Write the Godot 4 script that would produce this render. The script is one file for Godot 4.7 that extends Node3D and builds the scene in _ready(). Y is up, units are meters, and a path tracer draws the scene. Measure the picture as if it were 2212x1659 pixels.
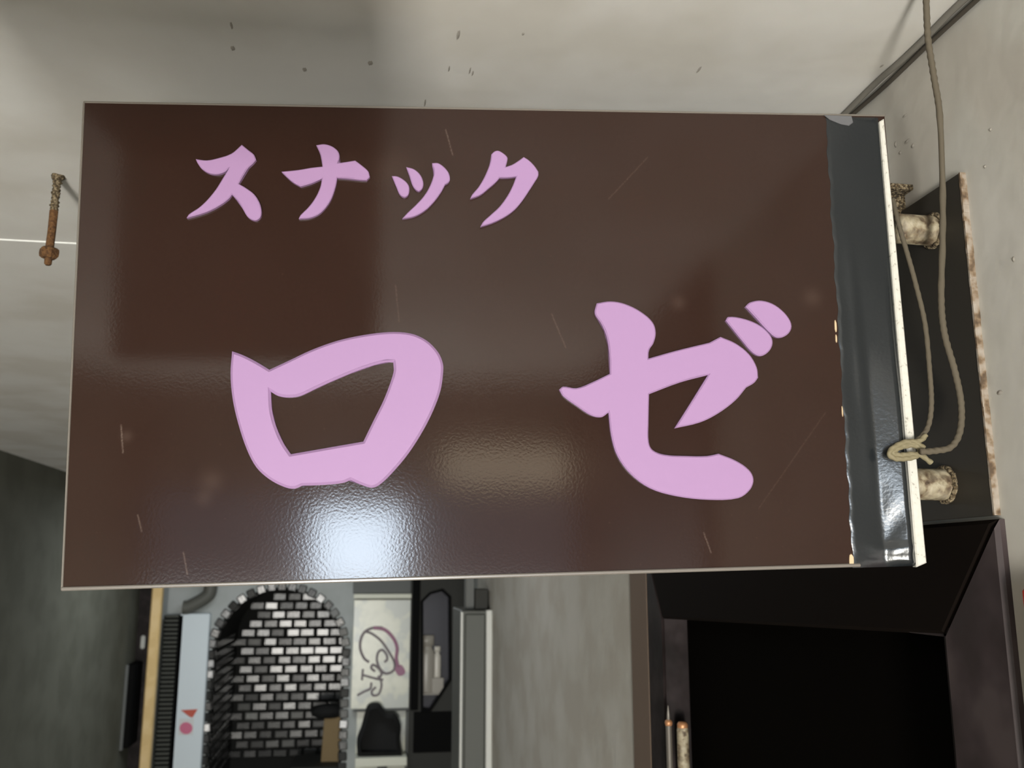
extends Node3D
# Corridor of an old drinking arcade: -z runs down the corridor, +x is the wall that carries the sign, y is up.

const WIDE := 2212.0
const HIGH := 1659.0
const FOCAL := 2000.0          # focal length in pixels of the frame
const EYE := Vector3(0, 1.9, 0)
const WALL_X := 0.565          # face of the wall with the sign and the door
const WALL_LEFT := -1.66
const CEILING_Y := 2.44
const END_Z := -7.7
const SHOP_Z := 3.2            # street front behind the camera

# Outlines of the cut-out letters in millimetres on the sign's face; «c» marks a corner.
const LETTER_SU := [
	"-278.4,162.6c -268.6,161.5 -258.3,163.8 -246.8,168.3 -237.9,176.8c -231.7,171.6 -227.0,167.6 -224.9,162.7c -227.5,159.2 -231.5,155.1 -236.0,147.3 -239.9,139.6c -232.9,135.3 -225.9,129.6 -221.1,121.6 -219.4,113.7 -220.3,108.2 -224.3,105.4 -228.9,106.6 -232.5,109.9 -236.6,117.2 -241.3,124.5 -245.7,129.4c -248.3,125.7 -255.0,120.1 -264.1,114.6 -273.1,110.9 -285.0,107.2c -282.8,110.8 -274.4,116.9 -267.2,124.3 -259.9,134.2 -254.4,144.1 -248.8,154.3c -252.2,150.9 -259.1,148.5 -266.6,149.5 -273.0,153.7 -276.6,158.6",
]
const LETTER_NA := [
	"-171.0,177.3c -163.8,178.4 -156.8,176.4 -151.7,172.3 -149.9,167.8 -150.5,162.8 -151.1,160.3c -142.6,161.7 -135.6,163.0c -129.3,158.1 -123.8,152.8 -122.3,147.4c -125.0,144.3c -132.5,144.6 -141.8,145.7 -151.8,146.3c -153.1,138.8 -156.6,127.3 -161.2,119.1 -168.1,111.7 -176.6,108.0 -186.2,107.2c -184.3,110.8 -177.4,118.2 -171.3,127.2 -167.1,137.1 -165.6,145.3c -175.2,140.7 -184.9,137.6c -193.0,142.6 -202.0,151.5c -187.0,153.3 -175.4,155.5 -165.3,156.8c -166.1,163.5 -167.7,170.1",
]
const LETTER_TSU := [
	"-102.2,148.4c -97.1,148.1 -90.8,144.4 -86.9,139.5 -86.3,134.5 -87.8,129.9 -91.3,128.5 -95.2,131.1 -98.0,137.7",
	"-89.0,157.3c -82.0,155.3 -76.5,150.4 -73.6,143.7 -73.9,137.9 -77.1,134.4 -80.6,135.8 -83.7,140.7 -86.0,148.6",
	"-65.1,161.3c -59.7,161.4 -54.2,157.7 -49.9,151.9 -48.8,145.7 -50.4,142.7 -53.2,141.0c -56.9,133.9 -63.3,124.8 -71.3,116.5 -81.6,110.2 -93.0,107.7c -87.9,113.5 -80.8,120.5 -72.8,129.7 -67.1,139.7 -63.8,149.7 -63.8,154.7c -64.9,158.0",
]
const LETTER_KU := [
	"-9.9,170.5c -6.9,173.4 -3.3,174.2 1.1,171.9 4.8,168.3 5.2,165.7 3.3,158.4c 9.3,160.6 14.4,163.8 20.5,168.3c 25.0,165.4 30.3,159.8 33.9,154.1c 33.6,149.9 29.9,143.6 25.2,136.3 19.0,127.0 12.3,118.7 5.7,113.0 -2.8,107.8 -11.8,103.7 -21.4,100.6c -18.7,105.2 -11.6,111.9 -3.5,119.6 4.1,130.0 9.3,139.8 13.0,149.2c 6.0,148.2 -2.4,148.0c -7.0,142.8 -13.1,137.5 -20.6,131.3 -30.3,127.4c -28.5,131.2 -22.5,138.5 -16.8,148.3 -12.1,159.3 -10.5,165.5",
]
const LETTER_RO := [
	"-243.1,-14.3c -234.0,-17.7 -222.1,-23.9 -210.6,-31.1c -192.9,-22.7 -174.7,-13.9 -151.6,-5.5 -128.4,-0.4 -105.1,2.2 -86.3,0.8 -72.3,-5.5 -62.0,-16.2 -57.6,-26.8 -57.6,-36.3 -60.1,-51.5 -66.4,-68.5 -75.9,-87.1 -89.1,-107.4 -103.9,-124.7 -114.9,-134.6 -121.3,-136.7 -129.5,-134.3 -139.5,-129.5c -146.7,-132.1 -164.8,-133.5 -181.0,-133.6c -188.2,-136.2 -197.2,-134.2 -209.8,-127.2 -220.6,-116.9 -228.9,-101.3 -236.5,-79.1 -241.8,-56.9 -244.1,-34.5",
	"-209.0,-50.8c -202.6,-54.6 -193.5,-56.1 -183.5,-54.8 -169.8,-48.4 -151.5,-40.1 -128.5,-30.9 -109.0,-25.4 -102.0,-25.4c -101.5,-33.0 -104.4,-43.4 -111.0,-60.4 -119.3,-77.1 -128.5,-96.1c -146.8,-99.0 -191.2,-106.1c -197.6,-96.3 -204.1,-81.5 -207.9,-66.6",
]
const LETTER_ZE := [
	"84.6,28.0c 97.6,29.8 111.0,27.3 125.6,19.8 136.2,9.8 138.6,-0.1 135.9,-10.0 131.6,-16.1 130.6,-24.1c 157.3,-16.9 188.7,-9.7c 199.7,-4.2c 213.7,-10.5 225.7,-20.5 232.4,-33.0 233.1,-42.9c 229.0,-47.7 221.2,-52.0c 210.6,-63.5 193.7,-75.4 176.0,-83.6 151.8,-88.7c 165.7,-69.0 185.8,-39.9c 159.5,-46.4 129.7,-57.0c 128.0,-82.9 127.4,-100.9 130.7,-108.1 141.5,-112.5 160.9,-114.0 180.4,-114.4 191.6,-112.5c 207.2,-119.0 219.0,-127.6 222.8,-136.1 219.1,-145.5 207.6,-153.0 180.7,-153.9 150.5,-150.0 126.7,-142.4 109.3,-129.1 97.9,-112.3 93.2,-94.4 91.6,-73.4c 84.8,-77.5 75.2,-75.6 63.5,-67.6 50.6,-57.9 47.2,-51.8c 50.9,-49.2 62.9,-50.8 76.3,-46.1 94.3,-37.8c 94.4,-19.5 92.6,-3.5 88.1,8.8 82.4,18.7",
	"205.6,11.4c 208.3,14.7 221.5,13.2 235.1,8.1 244.7,0.5 249.2,-8.2 246.1,-17.0 237.5,-22.5 229.5,-19.3 220.2,-8.1",
	"225.3,24.5c 230.0,28.5 241.6,30.1 254.0,25.7 264.8,15.5 268.5,5.4 263.5,-2.7 253.8,-5.2 244.8,1.8 234.2,14.4",
]

var cam: Camera3D
var used := {}
var rng := RandomNumberGenerator.new()
var M := {}


func _ready() -> void:
	rng.seed = 7
	view()
	lighting()
	materials()
	shell()
	door()
	snack_sign()
	mounting()
	strings()
	bolt()
	alcove()
	end_fittings()
	side_fittings()


# ---------------------------------------------------------------- camera, light
func view() -> void:
	cam = Camera3D.new()
	cam.name = "camera"
	cam.position = EYE
	cam.rotation = Vector3(deg_to_rad(11.3237), deg_to_rad(-9.0806), 0)
	cam.near = 0.05
	cam.far = 60.0
	var a := CameraAttributesPhysical.new()
	a.frustum_focal_length = 28.934
	a.frustum_focus_distance = 0.86
	a.exposure_aperture = 9.5
	a.frustum_near = 0.05
	a.frustum_far = 60.0
	cam.attributes = a
	cam.fov = 45.0525
	add_child(cam)


func lighting() -> void:
	var e := Environment.new()
	e.background_mode = Environment.BG_COLOR
	e.background_color = Color(0.02, 0.022, 0.025)
	e.tonemap_mode = Environment.TONE_MAPPER_LINEAR
	e.tonemap_exposure = 1.15
	e.sdfgi_enabled = true
	e.ssao_enabled = true
	e.ssil_enabled = true
	var w := WorldEnvironment.new()
	w.name = "world_environment"
	w.environment = e
	add_child(w)
	# daylight through the street front: the bright lower panes, and the taller pane of the street door
	area("daylight_front", Vector3(-0.55, 0.74, SHOP_Z - 0.04), Vector2(2.1, 1.28), 0.9, Color(0.97, 0.98, 1.0), Vector3(0, 0, -1))
	area("daylight_pane", Vector3(-0.57, 0.66, SHOP_Z - 0.05), Vector2(0.44, 1.1), 18.0, Color(1.0, 0.98, 0.94), Vector3(0, 0, -1))
	area("daylight_door", Vector3(-0.57, 1.6, SHOP_Z - 0.05), Vector2(0.44, 0.4), 1.45, Color(0.86, 0.93, 1.0), Vector3(0, 0, -1))
	# a fluorescent tube on the ceiling at the far end
	area("tube_light", Vector3(-0.62, CEILING_Y - 0.085, -6.1), Vector2(1.15, 0.06), 1.8, Color(0.95, 0.98, 1.0), Vector3(0, -1, 0))
	area("added_fill_light", Vector3(-0.2, CEILING_Y - 0.085, -3.0), Vector2(1.1, 0.06), 0.2, Color(0.97, 0.98, 1.0), Vector3(0, -1, 0))  # fill light put in to lift the ceiling by floor bounce


func area(called: String, at: Vector3, size: Vector2, energy: float, color: Color, towards: Vector3) -> void:
	var l := AreaLight3D.new()
	l.name = called
	l.area_size = size
	l.area_normalize_energy = true
	l.light_energy = energy
	l.light_color = color
	l.area_range = 30.0
	l.area_attenuation = 2.0
	l.shadow_enabled = true
	l.position = at
	l.basis = Basis.looking_at(towards, Vector3.UP if absf(towards.y) < 0.9 else Vector3.BACK)
	add_child(l)


# ---------------------------------------------------------------- points read off the photograph, on planes of the place
func look(px: float, py: float) -> Vector3:
	return cam.basis * Vector3((px - WIDE / 2) / FOCAL, (HIGH / 2 - py) / FOCAL, -1.0)


func on_z(px: float, py: float, z: float) -> Vector3:
	var d := look(px, py)
	return EYE + d * ((z - EYE.z) / d.z)


func on_x(px: float, py: float, x: float) -> Vector3:
	var d := look(px, py)
	return EYE + d * ((x - EYE.x) / d.x)


func on_y(px: float, py: float, y: float) -> Vector3:
	var d := look(px, py)
	return EYE + d * ((y - EYE.y) / d.y)


# ---------------------------------------------------------------- nodes
func numbered(called: String) -> String:
	var n: int = used.get(called, 0)
	used[called] = n + 1
	return called if n == 0 else "%s_%03d" % [called, n]


func thing(called: String, label: String, category: String, at := Vector3.ZERO, group := "") -> Node3D:
	var o := Node3D.new()
	o.name = numbered(called)
	add_child(o)
	o.position = at
	tag(o, label, category, group)
	return o


func tag(o: Node, label: String, category: String, group := "") -> void:
	o.set_meta("label", label)
	o.set_meta("category", category)
	if group:
		o.set_meta("group", group)


func obj(called: String, st: SurfaceTool, m: Material, parent: Node = null) -> MeshInstance3D:
	st.generate_normals()
	var o := MeshInstance3D.new()
	o.mesh = st.commit()
	o.material_override = m
	o.name = called if parent else numbered(called)
	(parent if parent else self).add_child(o, true)
	return o


func struct(called: String, st: SurfaceTool, m: Material, parent: Node = null) -> MeshInstance3D:
	var o := obj(called, st, m, parent)
	o.set_meta("kind", "structure")
	return o


# ---------------------------------------------------------------- shapes
func mb(smooth := false) -> SurfaceTool:
	var st := SurfaceTool.new()
	st.begin(Mesh.PRIMITIVE_TRIANGLES)
	st.set_smooth_group(0 if smooth else -1)
	return st


func tri(st: SurfaceTool, a: Vector3, b: Vector3, c: Vector3, out: Vector3) -> void:
	if (b - a).cross(c - a).dot(out) > 0.0:     # front faces run clockwise
		var k := b
		b = c
		c = k
	for v in [a, b, c]:
		st.add_vertex(v)


func quad(st: SurfaceTool, a: Vector3, b: Vector3, c: Vector3, d: Vector3, out: Vector3) -> void:
	tri(st, a, b, c, out)
	tri(st, a, c, d, out)


func box(st: SurfaceTool, lo: Vector3, hi: Vector3, c := 0.0, at := Transform3D()) -> void:
	# a box between two corners with chamfered edges
	var mid := (lo + hi) / 2
	var h := (hi - lo).abs() / 2
	c = minf(c, minf(h.x, minf(h.y, h.z)) * 0.9)
	var p := func(s: Vector3, k: int) -> Vector3:
		var q := s * (h - Vector3(c, c, c))
		q[k] = s[k] * h[k]
		return at * (mid + q)
	for k in 3:
		var u := (k + 1) % 3
		var w := (k + 2) % 3
		for s in [-1, 1]:
			var v := []
			for t in [[-1, -1], [1, -1], [1, 1], [-1, 1]]:
				var g := Vector3.ZERO
				g[k] = s
				g[u] = t[0]
				g[w] = t[1]
				v.append(p.call(g, k))
			var out := Vector3.ZERO
			out[k] = s
			quad(st, v[0], v[1], v[2], v[3], at.basis * out)
	if c <= 0.0:
		return
	for k in 3:
		var u := (k + 1) % 3
		var w := (k + 2) % 3
		for a in [-1, 1]:
			for b in [-1, 1]:
				var g0 := Vector3.ZERO
				g0[u] = a
				g0[w] = b
				var g1 := g0
				g0[k] = -1
				g1[k] = 1
				var out := Vector3.ZERO
				out[u] = a
				out[w] = b
				quad(st, p.call(g0, u), p.call(g1, u), p.call(g1, w), p.call(g0, w), at.basis * out)
	for a in [-1, 1]:
		for b in [-1, 1]:
			for d in [-1, 1]:
				var g := Vector3(a, b, d)
				tri(st, p.call(g, 0), p.call(g, 1), p.call(g, 2), at.basis * g)


func curve(pts: Array, steps := 6) -> PackedVector3Array:
	var out := PackedVector3Array()
	var n := pts.size()
	for i in n - 1:
		var p0: Vector3 = pts[maxi(i - 1, 0)]
		var p1: Vector3 = pts[i]
		var p2: Vector3 = pts[i + 1]
		var p3: Vector3 = pts[mini(i + 2, n - 1)]
		for k in steps:
			out.append(p1.cubic_interpolate(p2, p0, p3, k / float(steps)))
	out.append(pts[n - 1])
	return out


func tube(st: SurfaceTool, pts: PackedVector3Array, r: float, sides := 10, twist := 0.0, ridge := 0.0, r_end := -1.0) -> void:
	var rings := []
	var up := Vector3(0.3, 0.2, 1).normalized()
	var run := 0.0
	for i in pts.size():
		var t := (pts[mini(i + 1, pts.size() - 1)] - pts[maxi(i - 1, 0)]).normalized()
		if absf(t.dot(up)) > 0.98:
			up = Vector3(1, 0.1, 0.1).normalized()
		var a := (up - t * up.dot(t)).normalized()
		up = a
		var b := t.cross(a)
		if i:
			run += pts[i].distance_to(pts[i - 1])
		var ring := []
		var rr := r if r_end < 0 else lerpf(r, r_end, i / float(pts.size() - 1))
		for k in sides:
			var f := TAU * k / sides
			var q := rr * (1.0 + ridge * cos(2.0 * f - twist * run))
			ring.append(pts[i] + a * cos(f) * q + b * sin(f) * q)
		rings.append(ring)
	for i in rings.size() - 1:
		for k in sides:
			var l: int = (k + 1) % sides
			quad(st, rings[i][k], rings[i][l], rings[i + 1][l], rings[i + 1][k], rings[i][k] + rings[i][l] - pts[i] * 2.0)
	for k in sides:
		var l: int = (k + 1) % sides
		var e := pts.size() - 1
		tri(st, pts[0], rings[0][k], rings[0][l], pts[0] - pts[1])
		tri(st, pts[e], rings[e][k], rings[e][l], pts[e] - pts[e - 1])


func lathe(st: SurfaceTool, profile: Array, at: Transform3D, sides := 20, bumps := 0.0) -> void:
	# profile: pairs radius, height along y
	for i in profile.size() - 1:
		for k in sides:
			var v := []
			for q in [[i, k], [i, k + 1], [i + 1, k + 1], [i + 1, k]]:
				var f: float = TAU * (int(q[1]) % sides) / sides
				var r: float = profile[q[0]][0] * (1.0 + bumps * sin(f * 3.0 + q[0] * 1.7) + bumps * 0.7 * cos(f * 5.0 - q[0] * 2.3))
				v.append(at * Vector3(r * cos(f), profile[q[0]][1], r * sin(f)))
			var dy: float = profile[i + 1][1] - profile[i][1]
			var dr: float = profile[i][0] - profile[i + 1][0]
			var m := TAU * (k + 0.5) / sides
			quad(st, v[0], v[1], v[2], v[3], at.basis * Vector3(cos(m) * absf(dy) + 1e-6 * cos(m), dr * signf(dy) if dy != 0.0 else dr, sin(m) * absf(dy)))


func rounded(text: String, scale := 0.001) -> PackedVector2Array:
	# a closed outline through the given points, smooth except at corners
	var p := []
	var sharp := []
	for word in text.split(" ", false):
		var c := word.ends_with("c")
		var xy := word.trim_suffix("c").split(",")
		p.append(Vector2(float(xy[0]), float(xy[1])) * scale)
		sharp.append(c)
	var n := p.size()
	var out := PackedVector2Array()
	for i in n:
		var a: Vector2 = p[(i + n - 1) % n]
		var b: Vector2 = p[i]
		var c: Vector2 = p[(i + 1) % n]
		var d: Vector2 = p[(i + 2) % n]
		var l := b.distance_to(c)
		var t0 := c - b
		var t1 := c - b
		if not sharp[i]:
			t0 = (c - a).normalized() * l
		if not sharp[(i + 1) % n]:
			t1 = (d - b).normalized() * l
		var steps := 1 if sharp[i] and sharp[(i + 1) % n] else 4
		for k in steps:
			var t := k / float(steps)
			out.append(b * (2 * t * t * t - 3 * t * t + 1) + t0 * (t * t * t - 2 * t * t + t) + c * (-2 * t * t * t + 3 * t * t) + t1 * (t * t * t - t * t))
	return out


func inset(loop: PackedVector2Array, by: float) -> PackedVector2Array:
	# moves every vertex to the left of its edges by a distance (inwards when the loop runs counter-clockwise)
	var out := PackedVector2Array()
	var n := loop.size()
	for i in n:
		var a := (loop[i] - loop[(i + n - 1) % n]).normalized()
		var b := (loop[(i + 1) % n] - loop[i]).normalized()
		var m := (a.orthogonal() + b.orthogonal()) * -1.0
		m = m.normalized()
		var k := maxf(m.dot(a.orthogonal() * -1.0), 0.45)
		out.append(loop[i] + m * by / k)
	return out


func extrude(st: SurfaceTool, outer: PackedVector2Array, holes: Array, z0: float, z1: float, bevel := 0.0, at := Transform3D()) -> void:
	# a polygon in x and y given depth along z, with a bevelled front edge
	var loops := []
	if Geometry2D.is_polygon_clockwise(outer):
		outer.reverse()
	loops.append(outer)
	for h in holes:
		if not Geometry2D.is_polygon_clockwise(h):
			h.reverse()
		loops.append(h)
	var caps := []
	for l in loops:
		var f := inset(l, bevel) if bevel > 0.0 else l as PackedVector2Array
		caps.append(f)
		var n: int = l.size()
		for i in n:
			var j := (i + 1) % n
			var out2: Vector2 = (l[j] - l[i]).orthogonal()
			var out := at.basis * Vector3(out2.x, out2.y, 0)
			quad(st, at * Vector3(l[i].x, l[i].y, z0), at * Vector3(l[j].x, l[j].y, z0), at * Vector3(l[j].x, l[j].y, z1 - bevel), at * Vector3(l[i].x, l[i].y, z1 - bevel), out)
			if bevel > 0.0:
				quad(st, at * Vector3(l[i].x, l[i].y, z1 - bevel), at * Vector3(l[j].x, l[j].y, z1 - bevel), at * Vector3(f[j].x, f[j].y, z1), at * Vector3(f[i].x, f[i].y, z1), out + at.basis * Vector3(0, 0, out2.length()))
	for side in [[caps, z1, 1.0], [loops, z0, -1.0]]:
		var whole: PackedVector2Array = side[0][0].duplicate()
		for h in range(1, loops.size()):
			var hole: PackedVector2Array = side[0][h]
			var best := [1e9, 0, 0]
			for i in whole.size():
				for j in hole.size():
					var dd := whole[i].distance_squared_to(hole[j])
					if dd < best[0]:
						best = [dd, i, j]
			var joined := PackedVector2Array()
			for i in best[1] + 1:
				joined.append(whole[i])
			for j in hole.size() + 1:
				joined.append(hole[(best[2] + j) % hole.size()] + Vector2(1e-6, 1e-6))
			for i in range(best[1], whole.size()):
				joined.append(whole[i] + Vector2(0, 1e-6))
			whole = joined
		var idx := Geometry2D.triangulate_polygon(whole)
		for i in range(0, idx.size(), 3):
			var v := []
			for k in 3:
				v.append(at * Vector3(whole[idx[i + k]].x, whole[idx[i + k]].y, side[1]))
			tri(st, v[0], v[1], v[2], at.basis * Vector3(0, 0, side[2]))


# ---------------------------------------------------------------- materials
func hue(r: float, g: float, b: float) -> Color:
	return Color(r / 255.0, g / 255.0, b / 255.0)


func mat(called: String, color: Color, rough := 0.7, metal := 0.0, spec := 0.5) -> StandardMaterial3D:
	var m := StandardMaterial3D.new()
	m.resource_name = called
	m.albedo_color = color
	m.roughness = rough
	m.metallic = metal
	m.metallic_specular = spec
	M[called] = m
	return m


func noise(freq: float, octaves: int, number: int, size := 512, colors := [], stops := [], kind := FastNoiseLite.TYPE_SIMPLEX_SMOOTH) -> NoiseTexture2D:
	var f := FastNoiseLite.new()
	f.noise_type = kind
	f.frequency = freq
	f.fractal_octaves = octaves
	f.seed = number
	var t := NoiseTexture2D.new()
	t.width = size
	t.height = size
	t.seamless = true
	t.noise = f
	if colors:
		var g := Gradient.new()
		g.colors = PackedColorArray(colors)
		g.offsets = PackedFloat32Array(stops)
		t.color_ramp = g
	return t


func grained(m: StandardMaterial3D, tex: Texture2D, per_metre: float, bump: Texture2D = null, relief := 0.1) -> void:
	m.albedo_color = Color.WHITE
	m.albedo_texture = tex
	m.uv1_triplanar = true
	m.uv1_world_triplanar = true
	m.uv1_scale = Vector3.ONE * per_metre
	if bump:
		m.heightmap_enabled = true
		m.heightmap_texture = bump
		m.heightmap_scale = relief


func materials() -> void:
	var rough_plaster := noise(0.02, 5, 3, 512)
	grained(mat("plaster", Color.WHITE, 0.85, 0.0, 0.3), noise(0.008, 5, 1, 512, [hue(186, 181, 172), hue(194, 191, 183), hue(199, 196, 189)], [0.25, 0.5, 0.75]), 0.9, rough_plaster, 0.12)
	grained(mat("ceiling_paint", Color.WHITE, 0.8, 0.0, 0.3), noise(0.006, 5, 2, 512, [hue(206, 202, 194), hue(214, 211, 205), hue(219, 217, 212)], [0.25, 0.5, 0.75]), 0.8, rough_plaster, 0.08)
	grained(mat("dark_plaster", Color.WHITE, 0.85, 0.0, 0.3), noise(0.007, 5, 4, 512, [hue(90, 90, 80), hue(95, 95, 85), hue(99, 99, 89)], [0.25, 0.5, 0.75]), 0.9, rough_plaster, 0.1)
	grained(mat("end_plaster", Color.WHITE, 0.8, 0.0, 0.3), noise(0.007, 4, 5, 512, [hue(160, 165, 163), hue(170, 174, 172), hue(176, 180, 179)], [0.25, 0.5, 0.75]), 0.7, rough_plaster, 0.08)
	mat("concrete", hue(176, 174, 168), 0.9)
	mat("added_beam_paint", hue(236, 233, 226), 0.8)  # pale, so the added beam hardly shows in the sign's reflection
	mat("caulk", hue(238, 238, 234), 0.45)
	mat("scuff", hue(162, 156, 147), 0.9)
	mat("brown_trim", hue(112, 95, 82), 0.7)
	var dw := mat("dark_wood", hue(62, 48, 46), 0.5, 0.0, 0.3)
	grained(dw, noise(0.012, 4, 6, 512, [hue(26, 20, 19), hue(33, 26, 26), hue(46, 39, 39)], [0.3, 0.5, 0.75]), 1.5, noise(0.01, 4, 12), 0.15)
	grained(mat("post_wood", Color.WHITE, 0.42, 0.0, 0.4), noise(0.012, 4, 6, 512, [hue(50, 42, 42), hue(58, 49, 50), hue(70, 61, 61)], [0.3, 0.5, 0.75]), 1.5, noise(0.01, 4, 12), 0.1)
	mat("shaded_lintel_wood", hue(19, 14, 11), 0.7, 0.0, 0.15)  # casing wood with the sign's shade darkened into its colour
	mat("door_black", hue(11, 9, 7), 0.85, 0.0, 0.08)
	# the sign
	var face := mat("sign_face", Color.WHITE, 0.1, 0.0, 0.46)
	face.albedo_texture = face_print()
	var peel := noise(0.11, 2, 9, 1024)
	peel.width = 2048
	peel.height = 1168
	peel.as_normal_map = true
	peel.bump_strength = 6.0
	face.normal_enabled = true
	face.normal_texture = peel
	face.normal_scale = 0.009
	mat("sign_side", hue(58, 42, 36), 0.5)
	mat("pink", hue(163, 130, 170), 0.5, 0.0, 0.3)
	mat("frame_edge", hue(118, 112, 105), 0.22, 0.0, 0.6)
	mat("frame_side", hue(112, 106, 98), 0.4)
	var tape := mat("black_tape", hue(33, 36, 38), 0.2, 0.0, 0.5)
	tape.heightmap_enabled = true
	tape.heightmap_texture = noise(0.05, 3, 21, 512)
	tape.heightmap_scale = 0.008
	tape.uv1_triplanar = true
	tape.uv1_scale = Vector3.ONE * 8.0
	mat("tape_grey", hue(96, 96, 98), 0.5)
	grained(mat("white_edge", Color.WHITE, 0.5), noise(0.03, 4, 22, 512, [hue(150, 146, 134), hue(204, 201, 191), hue(210, 207, 198)], [0.14, 0.24, 0.7]), 9.0)
	mat("bare_wood", hue(205, 180, 145), 0.8)
	# bracket, bolt, strings
	mat("black_steel", hue(52, 49, 44), 0.5, 0.0, 0.4)
	grained(mat("rusty_edge", Color.WHITE, 0.85), noise(0.03, 4, 23, 512, [hue(84, 68, 52), hue(122, 102, 80), hue(150, 138, 124), hue(160, 150, 138)], [0.25, 0.42, 0.58, 0.8]), 3.0)
	grained(mat("flaked_paint", Color.WHITE, 0.6), noise(0.022, 5, 24, 512, [hue(72, 56, 42), hue(120, 104, 82), hue(156, 145, 120), hue(176, 166, 144)], [0.28, 0.4, 0.52, 0.8]), 5.0, noise(0.022, 5, 24), 0.25)
	grained(mat("rust", Color.WHITE, 0.9), noise(0.03, 4, 25, 512, [hue(66, 42, 22), hue(98, 66, 34), hue(112, 80, 46)], [0.25, 0.5, 0.8]), 10.0, noise(0.05, 4, 26), 0.2)
	grained(mat("crusted_rust", Color.WHITE, 0.95), noise(0.035, 5, 27, 512, [hue(52, 44, 32), hue(92, 76, 52), hue(150, 136, 110)], [0.3, 0.5, 0.72]), 12.0, noise(0.05, 4, 28), 0.3)
	mat("twine", hue(88, 80, 66), 0.85)
	mat("twine_light", hue(128, 119, 92), 0.7)
	mat("grey_cable", hue(122, 118, 110), 0.6)
	mat("dark_cable", hue(72, 66, 58), 0.6)
	# far end
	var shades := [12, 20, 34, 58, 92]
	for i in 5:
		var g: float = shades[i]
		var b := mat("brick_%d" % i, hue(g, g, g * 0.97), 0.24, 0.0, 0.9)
		b.heightmap_enabled = true
		b.heightmap_texture = rough_plaster
		b.heightmap_scale = 0.04
		b.uv1_triplanar = true
		b.uv1_scale = Vector3.ONE * 3.0
	mat("mortar", hue(26, 26, 24), 0.9)
	mat("black", hue(10, 10, 10), 0.7, 0.0, 0.2)
	mat("charcoal", hue(44, 44, 40), 0.7)
	mat("slat", hue(62, 64, 58), 0.6)
	mat("slate_grey", hue(98, 100, 98), 0.6)
	mat("duct_grey", hue(88, 88, 82), 0.6)
	mat("pale_blue_white", hue(218, 228, 234), 0.6)
	grained(mat("yellow_wood", Color.WHITE, 0.55), noise(0.02, 3, 31, 512, [hue(218, 186, 128), hue(226, 195, 138), hue(230, 200, 146)], [0.3, 0.5, 0.8]), 0.6)
	var sheet := mat("sign_sheet", hue(214, 214, 194), 0.3, 0.0, 0.6)
	grained(sheet, noise(0.006, 3, 33, 512, [hue(184, 188, 180), hue(204, 205, 188), hue(214, 214, 196)], [0.3, 0.48, 0.7]), 1.3)
	mat("script_grey", hue(128, 118, 122), 0.6)
	mat("script_pink", hue(168, 120, 144), 0.6)
	mat("sticker_red", hue(196, 88, 70), 0.6)
	mat("sticker_pink", hue(208, 112, 142), 0.6)
	mat("paper", hue(216, 218, 218), 0.7)
	mat("tan_board", hue(150, 128, 92), 0.8)
	mat("bag", hue(12, 12, 12), 0.8)
	mat("white_shelf", hue(222, 222, 206), 0.5)
	mat("mirror_pane", hue(118, 118, 126), 0.12, 0.8)
	mat("bottle", hue(158, 152, 142), 0.3)
	mat("bottle_pale", hue(206, 200, 188), 0.3)
	mat("cabinet_grey", hue(88, 90, 85), 0.55)
	mat("white_strip", hue(214, 215, 210), 0.5)
	mat("red_paint", hue(150, 42, 30), 0.45)
	mat("steel", hue(140, 134, 126), 0.45, 0.7)
	mat("copper", hue(196, 142, 100), 0.45, 0.5)
	# lamps and lit panes
	glow("pane_day", Color(0.95, 0.98, 1.0), 2.0)
	glow("pane_dim", Color(0.62, 0.68, 0.75), 1.3)
	glow("lightbox_warm", Color(1.0, 0.94, 0.82), 3.4)
	glow("tube_glow", Color(0.95, 0.98, 1.0), 3.0)


func glow(called: String, c: Color, energy: float) -> void:
	var m := mat(called, hue(30, 30, 30), 0.4)
	m.emission_enabled = true
	m.emission = c
	m.emission_energy_multiplier = energy


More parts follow.
